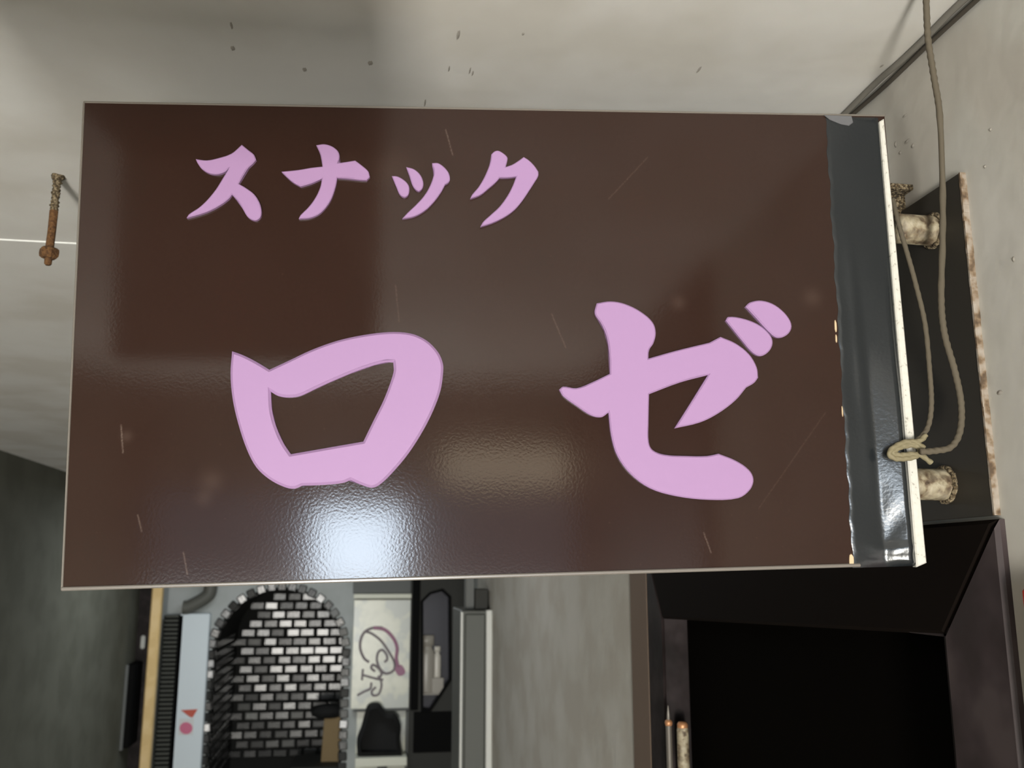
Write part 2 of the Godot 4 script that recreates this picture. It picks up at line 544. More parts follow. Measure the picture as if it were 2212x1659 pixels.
func face_print() -> ImageTexture:
	# dark brown acrylic with the scratches and dust it has gathered
	var w := 1520
	var h := 868
	var im := Image.create(w, h, false, Image.FORMAT_RGB8)
	var f := FastNoiseLite.new()
	f.seed = 40
	f.frequency = 0.003
	f.fractal_octaves = 4
	var g := FastNoiseLite.new()
	g.seed = 41
	g.frequency = 0.09
	var base := hue(47, 31, 25)
	for y in h:
		for x in w:
			var t := 1.0 + 0.05 * f.get_noise_2d(x, y) + 0.02 * g.get_noise_2d(x, y)
			im.set_pixel(x, y, Color(base.r * t, base.g * t, base.b * t))
	var r := RandomNumberGenerator.new()
	r.seed = 5
	# scratches: start, end, share of pale dust
	var lines := [[655, 40, 668, 92, 0.10], [1040, 90, 960, 175, 0.05], [1355, 585, 1215, 760, 0.04], [1420, 70, 1405, 105, 0.12], [85, 590, 90, 640, 0.12], [118, 745, 126, 775, 0.11], [196, 810, 204, 850, 0.10], [560, 340, 566, 410, 0.05], [845, 395, 870, 460, 0.06], [1110, 800, 1122, 838, 0.10]]
	for l in lines:
		var a := Vector2(l[0], l[1])
		var b := Vector2(l[2], l[3])
		var n := int(a.distance_to(b) * 2)
		for i in n:
			var p := a.lerp(b, i / float(n)) + Vector2(r.randf_range(-0.8, 0.8), r.randf_range(-0.8, 0.8))
			dust(im, p, 1.4, l[4] * r.randf_range(0.3, 1.0))
	for k in [[1345, 870 * 0.42, 18, 0.10], [240, 690, 20, 0.10], [1085, 375, 14, 0.10], [228, 720, 14, 0.08], [95, 610, 10, 0.12], [470, 120, 30, 0.05], [560, 118, 40, 0.05]]:
		dust(im, Vector2(k[0], k[1]), k[2], k[3])
	for i in 160:
		dust(im, Vector2(r.randf() * w, h * (1.0 - r.randf() * r.randf())), r.randf_range(0.7, 1.8), r.randf_range(0.02, 0.09))
	return ImageTexture.create_from_image(im)


func dust(im: Image, p: Vector2, radius: float, share: float) -> void:
	var c := Color(0.72, 0.68, 0.64)
	var k := int(ceilf(radius * 1.6))
	for y in range(maxi(int(p.y) - k, 0), mini(int(p.y) + k + 1, im.get_height())):
		for x in range(maxi(int(p.x) - k, 0), mini(int(p.x) + k + 1, im.get_width())):
			var t := share * exp(-Vector2(x, y).distance_squared_to(p) / (radius * radius))
			if t > 0.004:
				im.set_pixel(x, y, im.get_pixel(x, y).lerp(c, t))


# ---------------------------------------------------------------- the room
func shell() -> void:
	var st := mb()
	box(st, Vector3(-1.95, -0.12, -9.5), Vector3(1.5, 0, SHOP_Z + 0.2))
	struct("floor", st, M.concrete)
	# ceiling boards with a pale caulked joint
	var joint: float = on_y(60, 520, CEILING_Y).z
	st = mb()
	box(st, Vector3(-1.95, CEILING_Y, joint + 0.0015), Vector3(1.5, CEILING_Y + 0.12, SHOP_Z + 0.2))
	var c := struct("ceiling", st, M.ceiling_paint)
	st = mb()
	box(st, Vector3(-1.95, CEILING_Y - 0.0006, -9.5), Vector3(1.5, CEILING_Y + 0.12, joint - 0.0015))
	obj("panel", st, M.ceiling_paint, c)
	st = mb()
	box(st, Vector3(-1.74, CEILING_Y - 0.002, joint - 0.0022), Vector3(WALL_X, CEILING_Y + 0.01, joint + 0.0022), 0.0008)
	obj("joint_strip", st, M.caulk, c)
	st = mb()
	for k in [[500, 55, 3, 12], [503, 104, 5, 8], [658, 150, 5, 7], [800, 136, 6, 8], [990, 75, 4, 16], [970, 148, 2, 10], [1015, 152, 2, 12], [1021, 158, 2, 9], [1130, 73, 3, 5], [918, 222, 2, 14], [1510, 150, 3, 12], [1905, 142, 3, 6]]:
		var p: Vector3 = on_y(k[0], k[1], CEILING_Y)
		var sx: float = k[2] * p.z / -2000.0
		var sz: float = k[3] * p.z / -1600.0
		var n := 10
		for i in n:
			var a0 := TAU * i / n
			var a1 := TAU * (i + 1) / n
			var wob := 1.0 + 0.3 * sin(i * 2.3)
			tri(st, p + Vector3(0, -0.0009, 0), p + Vector3(cos(a0) * sx, -0.0002, sin(a0) * sz) , p + Vector3(cos(a1) * sx, -0.0002, sin(a1) * sz * wob), Vector3.DOWN)
	obj("scuff_marks", st, M.scuff, c).set_meta("kind", "stuff")
	# an unseen beam added to shade the ceiling, just before the sign
	st = mb()
	box(st, Vector3(-0.42, 2.14, -0.36), Vector3(-0.057, CEILING_Y, -0.28), 0.004)
	struct("added_shade_beam_1", st, M.added_beam_paint)
	# dark panelling along the right wall behind the camera
	st = mb()
	for k in 5:
		box(st, Vector3(WALL_X - 0.018, 0.0, 0.25 + k * 0.58), Vector3(WALL_X + 0.002, CEILING_Y - 0.02, 0.25 + k * 0.58 + 0.57), 0.004)
	struct("trim_6", st, M.dark_wood)
	# right wall: plaster with the door opening, then a return where the passage widens
	st = mb()
	box(st, Vector3(WALL_X, 0, -0.838), Vector3(WALL_X + 0.16, CEILING_Y, SHOP_Z + 0.2))
	box(st, Vector3(WALL_X, 1.84, -1.72), Vector3(WALL_X + 0.16, CEILING_Y, -0.838))
	box(st, Vector3(WALL_X, 0, -4.6), Vector3(WALL_X + 0.16, CEILING_Y, -1.72))
	box(st, Vector3(WALL_X + 0.16, 0, -4.6), Vector3(1.2, CEILING_Y, -4.48))
	box(st, Vector3(1.2, 0, -7.9), Vector3(1.32, CEILING_Y, -4.48))
	var wr := struct("wall_right", st, M.plaster)
	st = mb()
	for k in [[1960, 305, 10, 5], [1972, 315, 6, 6], [1945, 330, 5, 5], [2160, 848, 9, 6], [2128, 360, 4, 5], [1955, 250, 8, 3], [1935, 312, 4, 9], [2190, 560, 4, 8], [2140, 280, 3, 5]]:
		var p: Vector3 = on_x(k[0], k[1], WALL_X)
		var sz: float = k[2] * p.z / -1600.0
		var sy: float = k[3] * p.z / -2000.0
		for i in 8:
			var a0 := TAU * i / 8
			var a1 := TAU * (i + 1) / 8
			tri(st, p + Vector3(-0.0012, 0, 0), p + Vector3(-0.0002, sin(a0) * sy, cos(a0) * sz), p + Vector3(-0.0002, sin(a1) * sy, cos(a1) * sz), Vector3.LEFT)
	obj("scuff_marks", st, M.scuff, wr).set_meta("kind", "stuff")
	st = mb()
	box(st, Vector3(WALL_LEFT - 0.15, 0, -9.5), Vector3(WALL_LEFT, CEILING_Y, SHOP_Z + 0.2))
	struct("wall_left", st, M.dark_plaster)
	# end wall with its arch
	var arch := PackedVector2Array([Vector2(WALL_LEFT - 0.1, 0), Vector2(-1.12, 0)])
	for i in 33:
		var a := PI - PI * i / 32.0
		arch.append(Vector2(-0.613 + 0.507 * cos(a), 1.256 + 0.507 * sin(a)))
	arch.append_array([Vector2(-0.106, 0), Vector2(1.3, 0), Vector2(1.3, CEILING_Y), Vector2(WALL_LEFT - 0.1, CEILING_Y)])
	st = mb()
	extrude(st, arch, [], END_Z - 0.15, END_Z)
	struct("wall_back", st, M.end_plaster)
	# street front behind the camera: header, warm light box, bright and dim panes
	st = mb()
	box(st, Vector3(WALL_LEFT, 1.9, SHOP_Z), Vector3(WALL_X, CEILING_Y, SHOP_Z + 0.12))
	box(st, Vector3(WALL_LEFT, 0, SHOP_Z), Vector3(WALL_X, 0.08, SHOP_Z + 0.12))
	box(st, Vector3(WALL_LEFT, 0.08, SHOP_Z + 0.06), Vector3(WALL_X, 1.9, SHOP_Z + 0.12))
	struct("wall_front", st, M.plaster)
	st = mb()
	box(st, Vector3(WALL_LEFT + 0.02, 0.1, SHOP_Z), Vector3(WALL_X - 0.02, 1.42, SHOP_Z + 0.03))
	struct("window_1", st, M.pane_day)
	st = mb()
	box(st, Vector3(WALL_LEFT + 0.02, 1.42, SHOP_Z + 0.01), Vector3(-0.81, 1.88, SHOP_Z + 0.03))
	box(st, Vector3(-0.33, 1.42, SHOP_Z + 0.01), Vector3(WALL_X - 0.02, 1.88, SHOP_Z + 0.03))
	struct("window_2", st, M.pane_dim)
	st = mb()
	box(st, Vector3(-0.8, 1.42, SHOP_Z), Vector3(-0.34, 1.86, SHOP_Z + 0.03))
	struct("window_3", st, M.pane_day)
	st = mb()
	box(st, Vector3(-0.14, 1.92, SHOP_Z - 0.03), Vector3(0.5, 2.12, SHOP_Z - 0.005), 0.005)
	struct("warm_lightbox_4", st, M.lightbox_warm)  # glowing box put in for the warm patch reflected in the sign
	# brown upright beside the door casing
	st = mb()
	box(st, Vector3(WALL_X - 0.008, 0, on_x(1369, 1300, WALL_X).z), Vector3(WALL_X + 0.002, 2.1, on_x(1404, 1300, WALL_X).z + 0.004), 0.002)
	struct("trim_2", st, M.brown_trim)


func door() -> void:
	var d := Node3D.new()
	d.name = "door_1"
	d.set_meta("kind", "structure")
	add_child(d)
	d.position = Vector3(WALL_X, 0, -1.28)
	var off := Transform3D(Basis(), -d.position)
	var x0 := WALL_X - 0.012
	# casing: mitred boards round the opening (outlines in z and y, thickness along x)
	var turn := off * Transform3D(Basis(Vector3(0, 0, 1), Vector3(0, 1, 0), Vector3(-1, 0, 0)), Vector3(WALL_X + 0.004, 0, 0))
	var near_in := -0.846
	var near_out := -0.753
	var far_in := -1.71
	var far_out := -1.80
	var low := 1.824
	var low_far := 1.81
	var low_near := 1.838
	var high := 1.944
	var wood := [M.post_wood, M.dark_wood, M.shaded_lintel_wood]
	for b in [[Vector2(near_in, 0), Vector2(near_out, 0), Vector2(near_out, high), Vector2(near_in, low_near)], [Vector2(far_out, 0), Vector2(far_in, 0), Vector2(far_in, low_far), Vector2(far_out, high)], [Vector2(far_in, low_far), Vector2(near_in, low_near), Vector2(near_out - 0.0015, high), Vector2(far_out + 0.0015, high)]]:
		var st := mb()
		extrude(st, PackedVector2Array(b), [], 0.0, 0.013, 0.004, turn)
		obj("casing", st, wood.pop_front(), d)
	var st := mb()
	box(st, Vector3(WALL_X - 0.006, 0, -1.72), Vector3(WALL_X + 0.15, low + 0.008, -1.708), 0.001, off)
	box(st, Vector3(WALL_X - 0.006, 0, -0.85), Vector3(WALL_X + 0.15, low_near + 0.002, -0.838), 0.001, off)
	box(st, Vector3(WALL_X - 0.006, low + 0.012, -1.72), Vector3(WALL_X + 0.15, low + 0.026, -0.84), 0.001, off)
	obj("jamb", st, M.dark_wood, d)
	st = mb()
	box(st, Vector3(WALL_X + 0.036, 0.005, -1.7), Vector3(WALL_X + 0.075, low + 0.01, -0.852), 0.003, off)
	obj("door_leaf", st, M.door_black, d)
	# hinge barrels on the far jamb
	var p := on_z(1474, 1562, -1.66)
	st = mb(true)
	lathe(st, [[0.0, 0.0], [0.0085, -0.003], [0.0105, -0.012], [0.0105, -0.5], [0.0, -0.5]], off * Transform3D(Basis(), p), 20)
	obj("hinge_barrel", st, M.flaked_paint, d)
	st = mb(true)
	lathe(st, [[0.0, 0.003], [0.007, 0.002], [0.0095, -0.002], [0.0095, -0.01], [0.0, -0.012]], off * Transform3D(Basis(), p), 20)
	obj("hinge_cap", st, M.copper, d)
	var q := on_z(1443, 1524, -1.66)
	st = mb(true)
	lathe(st, [[0.0008, 0.0], [0.003, -0.015], [0.0035, -0.026], [0.0055, -0.03], [0.0055, -0.48], [0.0, -0.48]], off * Transform3D(Basis(), q), 16)
	obj("hinge_pin", st, M.steel, d)
	st = mb(true)
	lathe(st, [[0.0, -0.022], [0.0055, -0.025], [0.007, -0.029], [0.0055, -0.034], [0.0, -0.036]], off * Transform3D(Basis(), q), 16)
	obj("hinge_bead", st, M.copper, d)


# ---------------------------------------------------------------- the sign
func snack_sign() -> void:
	var s := thing("hanging_sign", "dark brown projecting bar sign with raised pink katakana letters, black tape along one end", "sign")
	s.transform = Transform3D(Basis(Vector3(0.99717732, 0.0286458, 0.06940329), Vector3(-0.03204098, 0.99831832, 0.04831056), Vector3(-0.06790269, -0.05039795, 0.99641822)), Vector3(0.12367042, 2.11026311, -0.80991419))
	var w := 0.379
	var h := 0.2165
	var st := mb()
	box(st, Vector3(-w + 0.001, -h + 0.001, -0.088), Vector3(w - 0.001, h - 0.001, -0.004), 0.002)
	obj("cabinet", st, M.sign_side, s)
	# face with print coordinates
	st = SurfaceTool.new()
	st.begin(Mesh.PRIMITIVE_TRIANGLES)
	st.set_smooth_group(-1)
	var v := [Vector3(-w, h, 0), Vector3(w, h, 0), Vector3(w, -h, 0), Vector3(-w, -h, 0)]
	var uv := [Vector2(0, 0), Vector2(1, 0), Vector2(1, 1), Vector2(0, 1)]
	for i in [0, 1, 2, 0, 2, 3]:
		st.set_uv(uv[i])
		st.add_vertex(v[i])
	for i in 4:
		var j: int = (i + 1) % 4
		var b: Array = [v[i], v[j], v[j] + Vector3(0, 0, -0.004), v[i] + Vector3(0, 0, -0.004)]
		for k in [0, 2, 1, 0, 3, 2]:
			st.set_uv(uv[i] if k == 0 or k == 3 else uv[j])
			st.add_vertex(b[k])
	st.generate_normals()
	st.generate_tangents()
	var face := MeshInstance3D.new()
	face.mesh = st.commit()
	face.material_override = M.sign_face
	face.name = "face_panel"
	s.add_child(face)
	# pale bead round the edge
	for b in [[Vector3(-w - 0.001, -h - 0.001, -0.006), Vector3(w - 0.06, -h + 0.0022, 0.0022), 0.0009], [Vector3(-w - 0.0013, -h, -0.006), Vector3(-w + 0.0006, h, 0.001), 0.0006], [Vector3(-w - 0.001, h - 0.0004, -0.006), Vector3(w + 0.001, h + 0.0014, 0.0008), 0.0005]]:
		st = mb()
		box(st, b[0], b[1], b[2])
		obj("edge_bead", st, M.frame_edge if b[2] > 0.0008 else M.frame_side, s)
	var deep := 0.0045
	for l in [[LETTER_SU, 0.0008], [LETTER_NA, 0.0008], [LETTER_TSU, 0.0008], [LETTER_KU, 0.0008], [LETTER_ZE, 0.0012]]:
		st = mb()
		for outline in l[0]:
			extrude(st, rounded(outline), [], 0.0, deep, l[1])
		obj("letter", st, M.pink, s)
	st = mb()
	extrude(st, rounded(LETTER_RO[0]), [rounded(LETTER_RO[1])], 0.0, deep, 0.0022)
	obj("letter", st, M.pink, s)
	# wrinkled black tape
	st = mb(true)
	var nx := 26
	var ny := 120
	var rows := []
	for j in ny + 1:
		var t := j / float(ny)
		var row := []
		for i in nx + 1:
			var u := i / float(nx)
			var y := lerpf(0.2148, -0.2182, t)
			var jag := (0.0006 * sin(t * 47.0) + 0.0005 * sin(t * 131.0)) * pow(1.0 - u, 4.0)
			var x := lerpf(lerpf(0.3185, 0.3118, t), 0.3722, u) + jag
			# the strip bellies out towards its end and falls back along a fold
			var swell := smoothstep(0.2, 0.8, t)
			var from := 0.34 + 0.16 * t
			var to := 0.86
			var z := 0.0009 + 0.0007 * sin(u * PI)
			if u > from and u < to:
				z += swell * 0.0090 * (u - from) / (to - from)
			elif u >= to:
				z += swell * 0.0090 * (1.0 - (u - to) / (1.0 - to))
			z += 0.0011 * exp(-pow((u - (0.22 + 0.16 * t)) / 0.09, 2)) * smoothstep(0.2, 0.5, t) * (1.0 - smoothstep(0.6, 0.9, t))
			z += 0.0005 * sin(t * 61.0 + u * 9.0) * smoothstep(0.8, 0.97, t) * smoothstep(from, from + 0.15, u)
			z += 0.0016 * exp(-pow((t - 0.965 + 0.05 * (u - 0.6) * (u - 0.6)) / 0.01, 2)) * smoothstep(0.15, 0.5, u)
			z += 0.00025 * sin(t * 17.0 + u * 3.0) + 0.0002 * sin(t * 29.0 - u * 5.0)
			if i == 0 or i == nx or j == 0 or j == ny:
				z = 0.0002
			row.append(Vector3(x, y, z))
		rows.append(row)
	for j in ny:
		for i in nx:
			quad(st, rows[j][i], rows[j][i + 1], rows[j + 1][i + 1], rows[j + 1][i], Vector3(0, 0, 1))
	obj("tape", st, M.black_tape, s).set_meta("label", "creased black tape")
	st = mb()
	extrude(st, PackedVector2Array([Vector2(0.3165, 0.2158), Vector2(0.3445, 0.2152), Vector2(0.3455, 0.2085), Vector2(0.341, 0.2052), Vector2(0.333, 0.2066), Vector2(0.322, 0.2112)]), [], 0.0012, 0.0024, 0.0006)
	obj("tape_flap", st, M.tape_grey, s)
	st = mb()
	extrude(st, PackedVector2Array([Vector2(0.3717, 0.2095), Vector2(0.3765, 0.2123), Vector2(0.3806, -0.2155), Vector2(0.3705, -0.2192)]), [], -0.003, 0.0042, 0.0012)
	obj("end_strip", st, M.white_edge, s).set_meta("label", "worn white end strip")
	for c in [[0.3107, -0.2115, 0.0022, 0.0058], [0.3125, 0.006, 0.001, 0.006], [0.3122, -0.006, 0.0008, 0.004], [0.3128, -0.075, 0.0006, 0.005]]:
		st = mb()
		var ring := PackedVector2Array()
		for i in 12:
			var a := TAU * i / 12
			ring.append(Vector2(c[0] + c[2] * cos(a) * (1.0 + 0.15 * sin(i * 2.0)), c[1] + c[3] * sin(a)))
		extrude(st, ring, [], 0.0, 0.0013, 0.0003)
		obj("bare_chip", st, M.bare_wood, s)


func mounting() -> void:
	var p := on_x(2072, 373, WALL_X - 0.006)
	var low := on_x(2147, 1113, WALL_X - 0.006).y
	var b := thing("sign_bracket", "black steel wall plate with a rusty edge and two flaking pipe arms holding the sign", "bracket", Vector3(WALL_X, low, p.z))
	var off := Transform3D(Basis(), -b.position)
	var st := mb()
	box(st, Vector3(WALL_X - 0.006, low, p.z - 0.2), Vector3(WALL_X + 0.001, p.y, p.z), 0.0006, off)
	obj("plate", st, M.black_steel, b)
	st = mb()
	# the plate's ragged end, eaten by rust
	var n := 40
	for i in n:
		var y0 := lerpf(p.y, low, i / float(n))
		var y1 := lerpf(p.y, low, (i + 1) / float(n))
		var k := 0.0006 * sin(i * 0.9) + 0.0004 * sin(i * 2.3)
		box(st, Vector3(WALL_X - 0.0062 - absf(k) * 0.5, y1, p.z - 0.001), Vector3(WALL_X + 0.0005, y0, p.z + 0.0012 + k * 0.4), 0.0, off)
	obj("rusty_edge", st, M.rusty_edge, b)
	for a in [[1985, 497, -0.806, 0.0152], [2040, 1047, -0.824, 0.0155]]:
		var q := on_z(a[0], a[1], a[2])
		var pts := PackedVector3Array()
		for i in 13:
			pts.append(off * Vector3(lerpf(0.518, WALL_X - 0.004, i / 12.0), q.y, q.z))
		st = mb(true)
		tube(st, pts, a[3], 24, 60.0, 0.012)
		obj("pipe_arm", st, M.flaked_paint, b)
		st = mb(true)
		var weld := PackedVector3Array()
		for i in 25:
			var f := TAU * i / 24
			weld.append(off * Vector3(WALL_X - 0.0075 - 0.001 * sin(i * 2.7), q.y + (a[3] + 0.001) * sin(f), q.z + (a[3] + 0.001) * cos(f)))
		tube(st, weld, 0.0026, 8)
		obj("weld", st, M.crusted_rust, b)
	var f0 := on_x(1972, 398, WALL_X)
	st = mb()
	box(st, Vector3(0.52, f0.y - 0.006, f0.z - 0.02), Vector3(WALL_X + 0.002, f0.y, f0.z), 0.0008, off)
	box(st, Vector3(0.52, f0.y - 0.03, f0.z - 0.02), Vector3(WALL_X + 0.002, f0.y - 0.006, f0.z - 0.016), 0.0008, off)
	obj("angle_bar", st, M.crusted_rust, b)


func strings() -> void:
	var t := thing("twine", "grey-brown twine hanging from the ceiling and looped round the white end of the sign", "string", on_z(2000, -10, -0.7))
	var off := -t.position
	var pts := []
	for p in [[2000, -10], [2003, 60], [2006, 95], [2018, 170], [2030, 250], [2036, 400], [2036, 520], [2033, 640], [2040, 720], [2062, 800], [2076, 870], [2074, 930], [2055, 965], [2020, 974], [1988, 976]]:
		var z := lerpf(-0.7, -0.757, clampf(p[1] / 380.0, 0.0, 1.0)) if p[1] < 850 else -0.765
		pts.append(on_z(p[0], p[1], z) + off)
	var top: Vector3 = pts[0]
	pts.push_front(Vector3(top.x, CEILING_Y + 0.002 + off.y, top.z))
	var st := mb(true)
	tube(st, curve(pts, 10), 0.0029, 12, 900.0, 0.1)
	obj("strand", st, M.twine, t)
	pts = []
	for p in [[1928, 430, -0.79], [1940, 480, -0.782], [1956, 535, -0.778], [1977, 610, -0.776], [1998, 700, -0.776], [2008, 800, -0.776], [2012, 870, -0.776], [2006, 918, -0.776], [1990, 944, -0.775], [1968, 958, -0.774]]:
		pts.append(on_z(p[0], p[1], p[2]) + off)
	st = mb(true)
	tube(st, curve(pts, 10), 0.0023, 12, 900.0, 0.1)
	obj("strand", st, M.twine, t)
	for loop in [[[2000, 940], [1985, 953], [1955, 955], [1930, 967], [1921, 980], [1932, 990], [1955, 991], [1978, 986], [1987, 973], [1975, 962], [1950, 965]], [[1996, 968], [1980, 958], [1962, 960], [1940, 969], [1928, 978], [1945, 983], [1972, 981], [1992, 985], [2003, 993], [2012, 1000]]]:
		pts = []
		for p in loop:
			pts.append(on_z(p[0], p[1], -0.772) + off)
		st = mb(true)
		tube(st, curve(pts, 8), 0.0024, 10, 900.0, 0.1)
		obj("knot", st, M.twine_light, t)
	# pair of thin cables along the corner of ceiling and wall
	var c := thing("cable", "pair of thin grey cables running along the corner of ceiling and wall", "cable", Vector3(WALL_X - 0.006, CEILING_Y - 0.004, -0.6))
	var a := []
	var b := []
	for i in 22:
		var z := -0.1 * i / 2.2
		a.append(Vector3(0.0008 * sin(i * 1.7) - 0.0035, 0.0006 * cos(i * 2.1), z))
		b.append(Vector3(0.0008 * sin(i * 1.1 + 2.0) + 0.0032, -0.0042 + 0.0008 * cos(i * 1.5), z))
	st = mb(true)
	tube(st, curve(a, 4), 0.0034, 10)
	obj("cable_strand", st, M.grey_cable, c)
	st = mb(true)
	tube(st, curve(b, 4), 0.0026, 10)
	obj("cable_strand", st, M.dark_cable, c)


func bolt() -> void:
	var at := on_y(125, 380, CEILING_Y)
	var b := thing("anchor_bolt", "rusty anchor bolt with a hexagonal nut hanging from the ceiling", "bolt", at)
	var tilt := Transform3D(Basis(Vector3(0, 0, 1), deg_to_rad(-0.5)), Vector3.ZERO)
	var st := mb(true)
	var prof := []
	for i in 22:
		prof.append([0.0052 + 0.0009 * sin(i * 2.9) + 0.0005 * sin(i * 5.3), -0.055 * i / 21.0 + 0.003])
	lathe(st, prof, tilt, 18, 0.08)
	lathe(st, [[0.0, 0.001], [0.0092, 0.0008], [0.0078, -0.003], [0.0055, -0.007], [0.0, -0.007]], tilt, 18, 0.16)
	obj("crusted_shank", st, M.crusted_rust, b)
	st = mb(true)
	lathe(st, [[0.0, -0.052], [0.0056, -0.052], [0.0054, -0.08], [0.0055, -0.108], [0.0048, -0.129], [0.003, -0.131], [0.0, -0.131]], tilt, 18, 0.03)
	obj("shank", st, M.rust, b)
	st = mb()
	lathe(st, [[0.0, -0.106], [0.0095, -0.106], [0.0128, -0.1085], [0.0132, -0.113], [0.0126, -0.118], [0.009, -0.121], [0.0, -0.122]], tilt, 6, 0.02)
	obj("nut", st, M.rust, b)


# ---------------------------------------------------------------- the far end
func alcove() -> void:
	var deep := -9.2
	var mid := -0.613
	var rad := 0.507
	var spring := 1.256
	# lining of the recess: a tunnel with the arch's section, closed at the back
	var a := Node3D.new()
	a.name = "wall_recess"
	a.set_meta("kind", "structure")
	add_child(a)
	a.position = Vector3(mid, 0, END_Z)
	var off := Transform3D(Basis(), -a.position)
	var inner := PackedVector2Array([Vector2(mid - rad, 0)])
	for i in 25:
		var f := PI - PI * i / 24.0
		inner.append(Vector2(mid + rad * cos(f), spring + rad * sin(f)))
	inner.append(Vector2(mid + rad, 0))
	var ring := inner.duplicate()
	ring.append(Vector2(mid + rad + 0.08, 0))
	for i in 25:
		var f := PI * i / 24.0
		ring.append(Vector2(mid + (rad + 0.08) * cos(f), spring + (rad + 0.08) * sin(f)))
	ring.append(Vector2(mid - rad - 0.08, 0))
	var st := mb()
	extrude(st, ring, [], deep - 0.1, END_Z - 0.14, 0.0, off)
	obj("lining", st, M.mortar, a)
	st = mb()
	box(st, Vector3(mid - rad - 0.08, 0, deep - 0.1), Vector3(mid + rad + 0.08, spring + rad + 0.08, deep), 0.0, off)
	obj("back_panel", st, M.mortar, a)
	# glazed bricks of the back, each a piece of its own, set a little unevenly
	var shapes := []
	for k in 4:
		st = mb()
		var bw := 0.059 + 0.002 * (k - 1.5)
		box(st, Vector3(-bw, -0.033, -0.012), Vector3(bw, 0.033, 0.014), 0.007)
		st.generate_normals()
		shapes.append(st.commit())
	var row_y := on_z(600, 1347, deep).y
	for r in range(-18, 6):
		var y := row_y + r * 0.082
		if y < 0.2:
			continue
		var shift := 0.068 if posmod(r, 2) == 0 else 0.0
		for c in range(-5, 6):
			var x := mid + c * 0.136 + shift + rng.randf_range(-0.004, 0.004)
			var reach := rad - 0.045
			if absf(x - mid) > reach + 0.02 or (y > spring and Vector2(x - mid, y - spring).length() > reach):
				rng.randf()
				continue
			var o := MeshInstance3D.new()
			o.mesh = shapes[rng.randi() % 4]
			var tone := rng.randf()
			o.material_override = M["brick_%d" % (0 if tone < 0.2 else 1 if tone < 0.42 else 2 if tone < 0.65 else 3 if tone < 0.88 else 4)]
			o.name = "brick"
			a.add_child(o, true)
			o.transform = off * Transform3D(Basis.from_euler(Vector3(rng.randf_range(-0.035, 0.035), rng.randf_range(-0.05, 0.05), rng.randf_range(-0.02, 0.02))), Vector3(x, y, deep + 0.004 + rng.randf_range(-0.002, 0.003)))
	# bricks down the left cheek, too foreshortened to part
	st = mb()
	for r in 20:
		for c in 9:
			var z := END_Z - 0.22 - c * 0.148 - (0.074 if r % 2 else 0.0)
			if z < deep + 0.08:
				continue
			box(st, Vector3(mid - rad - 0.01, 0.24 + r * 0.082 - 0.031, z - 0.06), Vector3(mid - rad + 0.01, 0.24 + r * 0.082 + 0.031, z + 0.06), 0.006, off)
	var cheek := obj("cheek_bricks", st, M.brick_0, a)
	cheek.set_meta("kind", "stuff")
	# edge bricks round the arch
	var spots := []
	var step := 0.078
	for side in [-1, 1]:
		var y := 0.25
		while y < spring - 0.02:
			spots.append([Vector2(mid + side * (rad + 0.008), y), 0.0 if side > 0 else PI])
			y += step
	var count := int(PI * (rad + 0.01) / step)
	for i in count + 1:
		var f := PI * i / count
		spots.append([Vector2(mid + (rad + 0.008) * cos(f), spring + (rad + 0.008) * sin(f)), f])
	st = mb()
	box(st, Vector3(-0.034, -0.033, -0.05), Vector3(0.034, 0.033, 0.022), 0.008)
	st.generate_normals()
	var edge := st.commit()
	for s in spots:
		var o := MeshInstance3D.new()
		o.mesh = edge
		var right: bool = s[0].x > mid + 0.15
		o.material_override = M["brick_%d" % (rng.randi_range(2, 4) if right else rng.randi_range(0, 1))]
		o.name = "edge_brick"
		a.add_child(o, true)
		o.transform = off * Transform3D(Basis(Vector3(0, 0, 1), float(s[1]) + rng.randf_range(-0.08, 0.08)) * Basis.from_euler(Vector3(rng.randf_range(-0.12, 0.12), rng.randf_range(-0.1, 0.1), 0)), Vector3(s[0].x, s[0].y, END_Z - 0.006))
	# tan board and dark bag standing in the recess
	var lo := on_z(695, 1640, -8.4)
	var b := obj_board([[693, 1646], [736, 1646], [736, 1545], [701, 1545]], -8.4, 0.02)
	tag(b, "tan board standing inside the dark brick archway", "board")
	st = mb(true)
	var c0 := on_z(702, 1552, -8.4)
	lathe(st, [[0.0, 0.12], [0.06, 0.118], [0.12, 0.1], [0.14, 0.06], [0.13, 0.02], [0.08, 0.0], [0.0, -0.002]], Transform3D(Basis().scaled(Vector3(1.0, 0.95, 0.5)), c0 + Vector3(0.02, 0.002, -0.02)), 20, 0.05)
	var bag := obj("cloth_bundle", st, M.bag)
	tag(bag, "small black cloth bundle lying on top of the tan board", "bundle")
	# the table that carries the board, below the frame
	st = mb()
	box(st, Vector3(lo.x - 0.25, 0.0, -8.75), Vector3(mid + rad - 0.02, on_z(700, 1646, -8.4).y, -8.2), 0.01)
	var tb := obj("low_chest", st, M.charcoal)
	tag(tb, "dark low chest under the tan board in the archway", "chest")


func obj_board(px: Array, z: float, thick: float) -> MeshInstance3D:
	var ring := PackedVector2Array()
	for p in px:
		var q := on_z(p[0], p[1], z)
		ring.append(Vector2(q.x, q.y))
	var st := mb()
	extrude(st, ring, [], z - thick, z, 0.003)
	return obj("board", st, M.tan_board)


